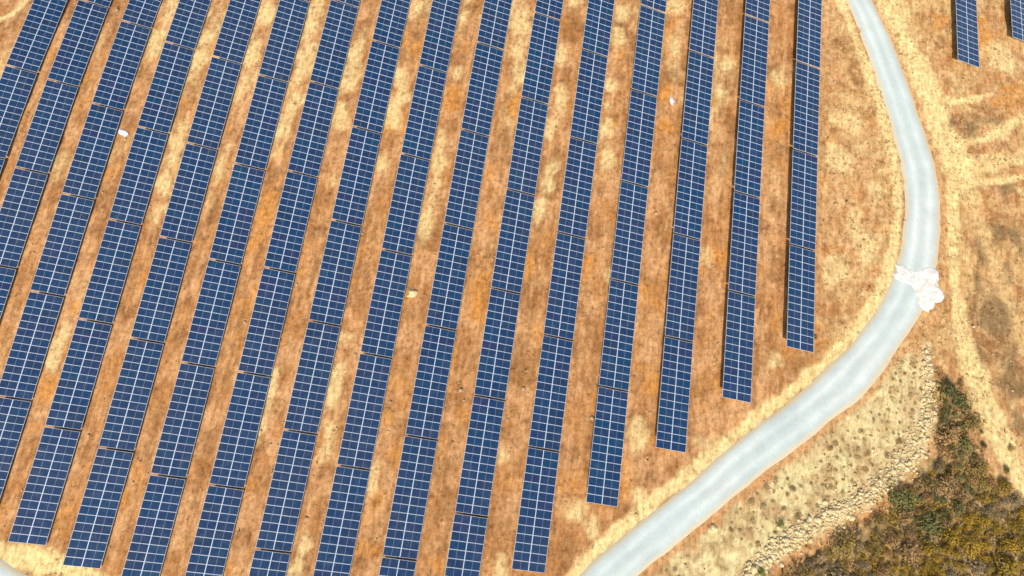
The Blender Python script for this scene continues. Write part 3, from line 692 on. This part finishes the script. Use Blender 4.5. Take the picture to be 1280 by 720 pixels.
# ---------------------------------------------------------------- shrubs
def shrub_mesh(seed, n=520, open_=0.0):
    r = np.random.default_rng(seed)
    lobes = [(r.uniform(-0.45, 0.45), r.uniform(-0.45, 0.45), r.uniform(0.3, 0.62), r.uniform(0.36, 0.62)) for _ in range(6)] + [(0, 0, 0.42, 0.62)]
    V = []; 
    li = r.integers(0, len(lobes), n)
    for i in li:
        cx, cy, cz, rr = lobes[i]
        d = r.normal(0, 1, 3); d[2] = abs(d[2]) * 0.9 - 0.15; d /= np.linalg.norm(d)
        c = np.array((cx, cy, cz)) + d * rr * r.uniform(0.72, 1.08)
        c[2] = max(c[2], 0.04)
        nn = d + r.normal(0, 0.55, 3); nn /= np.linalg.norm(nn)
        t = np.cross(nn, r.normal(0, 1, 3)); t /= np.linalg.norm(t); bb = np.cross(nn, t)
        s = r.uniform(0.05, 0.11)
        V += [c - t * s, c + bb * s * 0.55, c + t * s * 1.1, c - bb * s * 0.55]
    V = np.array(V); k0 = np.arange(0, len(V), 4)
    T = np.concatenate([np.stack([k0, k0 + 1, k0 + 2], 1), np.stack([k0, k0 + 2, k0 + 3], 1)])
    return tri_mesh('foliage', V, T)
def stem_mesh(seed):
    r = np.random.default_rng(seed); parts = []
    for _ in range(7):
        a = r.uniform(0, 6.28); l = r.uniform(0.4, 0.8); lean = r.uniform(0.2, 0.9)
        p0 = np.array((0, 0, -0.05)); p1 = np.array((math.cos(a) * math.sin(lean), math.sin(a) * math.sin(lean), math.cos(lean))) * l
        n = np.array((-math.sin(a), math.cos(a), 0)); m = np.cross(p1 / l, n); V = []
        for p, w in ((p0, 0.035), (p1, 0.012)):
            for q in range(4):
                th = q * math.pi / 2; V.append(tuple(p + (n * math.cos(th) + m * math.sin(th)) * w))
        parts.append((V, [(q, (q + 1) % 4, 4 + (q + 1) % 4, 4 + q) for q in range(4)]))
    v, f = merge(parts); return pymesh('stems', v, f)
FM = {}
for kind in LM:
    FM[kind] = []
    for s_ in range(4):
        me_ = shrub_mesh(100 + s_ * 7 + len(FM) * 31); me_.materials.append(LM[kind])
        sm_ = stem_mesh(500 + s_ + 11 * len(FM)); sm_.materials.append(M_twig)
        FM[kind].append((me_, sm_))
SPROTO = {}
def shrub(kind, x, y, r, hgt, label, group):
    key = (kind, rnd.randrange(4))
    me_, sm_ = FM[kind][key[1]]
    root = bpy.data.objects.new('shrub', None); COL.objects.link(root)
    root.location = (x, y, float(ground_z(x, y)))
    root.rotation_euler = (0, 0, rnd.uniform(0, 6.28)); root.scale = (r * rnd.uniform(0.85, 1.2), r * rnd.uniform(0.85, 1.2), hgt)
    tag(root, label, 'shrub', group)
    if key in SPROTO: a, b = SPROTO[key][0].copy(), SPROTO[key][1].copy()
    else:
        a = bpy.data.objects.new('foliage', me_); b = bpy.data.objects.new('stem', sm_); SPROTO[key] = (a, b)
    for o in (a, b): COL.objects.link(o); o.parent = root
# single shrubs that the photo shows apart from the mass
(d_cloth, d_sack, d_rock, d_pale, d_s1, d_s2, d_s3, d_s4, d_s5, d_s6, d_s7) = DOTS
shrub('green', d_s1[0], d_s1[1], 1.5, 1.3, 'dark green shrub at the upper tip of the scrub beside the pale track', 'shrubs at the slope foot')
shrub('green', d_s1[0] + 0.9, d_s1[1] - 1.8, 1.6, 1.3, 'dark green shrub just below the tip shrub beside the pale track', 'shrubs at the slope foot')
shrub('olive', d_s1[0] + 1.6, d_s1[1] - 4.2, 1.5, 1.2, 'dark olive shrub on the narrow neck of scrub beside the pale track', 'shrubs at the slope foot')
shrub('green', d_s2[0], d_s2[1], 0.55, 0.6, 'small dark shrub standing alone on the pale sandy track', 'shrubs at the slope foot')
shrub('mustard', d_s3[0], d_s3[1], 1.1, 1.0, 'orange tinged shrub beside the sandy track at the photo edge', 'shrubs at the slope foot')
shrub('fresh', d_s4[0], d_s4[1], 0.5, 0.5, 'small bright green bush at the foot of the rubble stones, farther of two', 'shrubs at the slope foot')
shrub('fresh', d_s5[0], d_s5[1], 0.7, 0.6, 'small bright green bush at the foot of the rubble stones, nearer of two', 'shrubs at the slope foot')
shrub('green', d_s6[0], d_s6[1], 0.28, 0.3, 'tiny green bush on the bare ground west of the road bend', 'shrubs on the bare ground')
shrub('green', d_s7[0], d_s7[1], 0.35, 0.35, 'tiny green bush close to the near end of the row nearest the road', 'shrubs on the bare ground')
# the mass of scrub: every shrub wide enough to tell apart
sx = np.array([p[0] for p in SCRUB]); sy = np.array([p[1] for p in SCRUB])
placed = [(d_s1[0], d_s1[1], 1.5), (d_s1[0] + .9, d_s1[1] - 1.8, 1.6), (d_s1[0] + 1.6, d_s1[1] - 4.2, 1.5)]
LABEL = {'mustard': 'bushy mustard yellow shrub', 'olive': 'spreading olive coloured shrub', 'grey': 'dull grey leaved shrub', 'green': 'rounded dark green shrub', 'brown': 'dry brown twiggy shrub'}
tries = 0
while len(placed) < 235 and tries < 9000:
    tries += 1
    x, y = rnd.uniform(sx.min(), sx.max()), rnd.uniform(max(sy.min(), -22), sy.max())
    if poly_sd(np.array([x]), np.array([y]), SCRUB)[0] < 0.25: continue
    r = rnd.choice((0.5, 0.6, 0.7, 0.85, 1.0, 1.2, 1.5, 1.8))
    if rnd.random() > min(1, 0.25 + poly_sd(np.array([x]), np.array([y]), SCRUB)[0] / 5): continue
    if any((x - a) ** 2 + (y - b) ** 2 < (0.66 * (r + c)) ** 2 for a, b, c in placed): continue
    placed.append((x, y, r))
    tz = fbm(np.array([x]), np.array([y]), 6, 301, 2)[0] * 1.25 - 0.125 + rnd.uniform(-0.13, 0.13)
    corner = (x - 40) * 0.03 - (y + 4) * 0.07
    if corner + (tz - 0.5) * 0.9 > 0.60: kind = 'mustard'
    else: kind = 'grey' if tz < 0.38 else ('olive' if tz < 0.53 else ('brown' if tz < 0.64 else 'green'))
    near_r = seg_dist(np.array([x]), np.array([y]), [(a, b, 1.0) for a, b, _ in RUBBLE])[0]
    zone = 'beside the rubble stones' if near_r < 4.5 else ('along the edge of the sandy track' if x + 0.35 * y > 53.2 else ('at the photo bottom edge' if y < -12.5 + 0.12 * (x - 40) else 'in the middle of the scrub'))
    shrub(kind, x, y, r, min(r * rnd.uniform(0.6, 0.95), 1.3), LABEL[kind] + ' ' + zone, 'scrub shrubs ' + zone)
# bushes straggling up the sandy ground east of the scrub
for i_, (bx, by, kd) in enumerate(STRAGGLERS):
    rr = rnd.uniform(0.4, 0.75)
    shrub(kd, bx, by, rr, rr * 0.8, f'{ORD[i_]} {dict(mustard="mustard").get(kd, kd)} bush straggling down the sandy strip, from its upper end', 'bushes straggling over the sandy strip')
# small dark weeds dotted over the khaki slope between road and rubble
kx = np.array([p[0] for p in KHAKI]); ky = np.array([p[1] for p in KHAKI]); weeds = []
tries = 0
while len(weeds) < 120 and tries < 9000:
    tries += 1
    x, y = rnd.uniform(kx.min(), kx.max()), rnd.uniform(max(ky.min(), -20), ky.max())
    A1 = np.array([x]), np.array([y])
    if poly_sd(*A1, KHAKI)[0] < 0.3 or seg_dist(*A1, ROAD_CL[0])[0] < 1.3 or seg_dist(*A1, RUBBLE)[0] < 1.1: continue
    if fbm(*A1, 7, 331, 2)[0] < 0.42 or any((x - a) ** 2 + (y - b) ** 2 < 0.8 for a, b in weeds): continue
    weeds.append((x, y)); r = rnd.choice((0.2, 0.24, 0.28, 0.34, 0.5))
    zone = 'next to the road verge' if seg_dist(*A1, ROAD_CL[0])[0] < 2.2 else ('close above the rubble stones' if seg_dist(*A1, [(a, b, 1.0) for a, b, _ in RUBBLE])[0] < 4 else 'out on the open slope')
    kd = rnd.choice(('weed', 'weed', 'weed', 'brown'))
    shrub(kd, x, y, r, r * 0.42, f'small {dict(weed="sandy").get(kd, kd)} weed on khaki slope ' + zone, 'weeds dotted over the khaki slope')
# low undergrowth between them
up = scatter(15000, sx.min() - 2, sx.max() + 3, -24, sy.max() + 2, lambda x, y: poly_sd(x, y, SCRUB) + (fbm(x, y, 2, 311, 3) - 0.5) * 9 + rng.normal(0, 0.7, len(x)) > 0.3)
hu = np.clip(rng.lognormal(-1.15, 0.35, len(up)), 0.12, 0.6)
tone = fbm(up[:, 0], up[:, 1], 2.5, 321, 3) + rng.uniform(-0.15, 0.15, len(up))
for lo, hi, kd in ((-1, 0.45, 'grey'), (0.45, 0.53, 'olive'), (0.53, 0.60, 'brown'), (0.60, 2, 'mustard')):
    m_ = (tone >= lo) & (tone < hi)
    link('undergrowth', tufts('undergrowth', up[m_], hu[m_], LM[kd], 7), LM[kd])['kind'] = 'stuff'

# ---------------------------------------------------------------- loose things on the ground
def lump(name, x, y, dims, m, label, cat, seed, crumple=0.35, n=10, ang=0.0):
    r = np.random.default_rng(seed); bm = bmesh.new()
    bmesh.ops.create_icosphere(bm, subdivisions=3, radius=1)
    ph = r.uniform(0, 6.28, (6, 3)); fq = r.uniform(1.5, 4.5, (6, 3))
    for v in bm.verts:
        p = np.array(v.co); d = sum(math.sin(fq[i] @ p + ph[i, 0]) for i in range(6)) / 6
        s = 1 + crumple * d * 1.6
        v.co = (p[0] * dims[0] * s, p[1] * dims[1] * s, max(p[2] * dims[2] * (1 + crumple * d), -0.25 * dims[2]))
    me = bpy.data.meshes.new(name); bm.to_mesh(me); bm.free()
    o = link(name, me, m); o.location = (x, y, float(ground_z(x, y)) + 0.02); o.rotation_euler = (0, 0, ang)
    return tag(o, label, cat)
lump('plastic_sheet', d_cloth[0], d_cloth[1], (0.82, 0.42, 0.24), M_cloth, 'crumpled white plastic sheet lying on the soil between two solar rows', 'plastic sheet', 5, 0.45, ang=-0.75)
lump('sack', d_sack[0], d_sack[1], (0.29, 0.66, 0.24), M_cloth, 'small white knotted sack lying on golden soil between two solar rows', 'sack', 9, 0.5, ang=-0.05)
lump('boulder', d_rock[0], d_rock[1], (0.66, 0.5, 0.34), M_rock, 'single cream boulder on the brown soil between two solar rows', 'boulder', 15, 0.4, ang=0.3)
lump('pale_boulder', d_pale[0], d_pale[1], (0.55, 0.42, 0.25), M_rock, 'low whitish boulder beside the near verge of the pale road', 'boulder', 21, 0.4)

# shrubs that look alike are told apart by their order across the picture
ONES = ORD + ['seventeenth', 'eighteenth', 'nineteenth']
def ordinal(n):
    if n < 19: return ONES[n]
    t, u = divmod(n + 1, 10)
    return (['twentieth', 'thirtieth', 'fortieth', 'fiftieth', 'sixtieth'][t - 2] if u == 0 else ['twenty', 'thirty', 'forty', 'fifty', 'sixty'][t - 2] + ' ' + ORD[u - 1])
same = {}
for o in SC.objects:
    if o.parent is None and o.get('category') == 'shrub': same.setdefault(o['label'], []).append(o)
def across(o):
    v = Vector(o.location) - cam.matrix_world.translation
    return v.dot(RX) / v.dot(F0)
for lab, l in same.items():
    if len(l) < 2: continue
    l.sort(key=across)
    for n_, o in enumerate(l): o['label'] = f'{lab}, {ordinal(n_)} from the left'
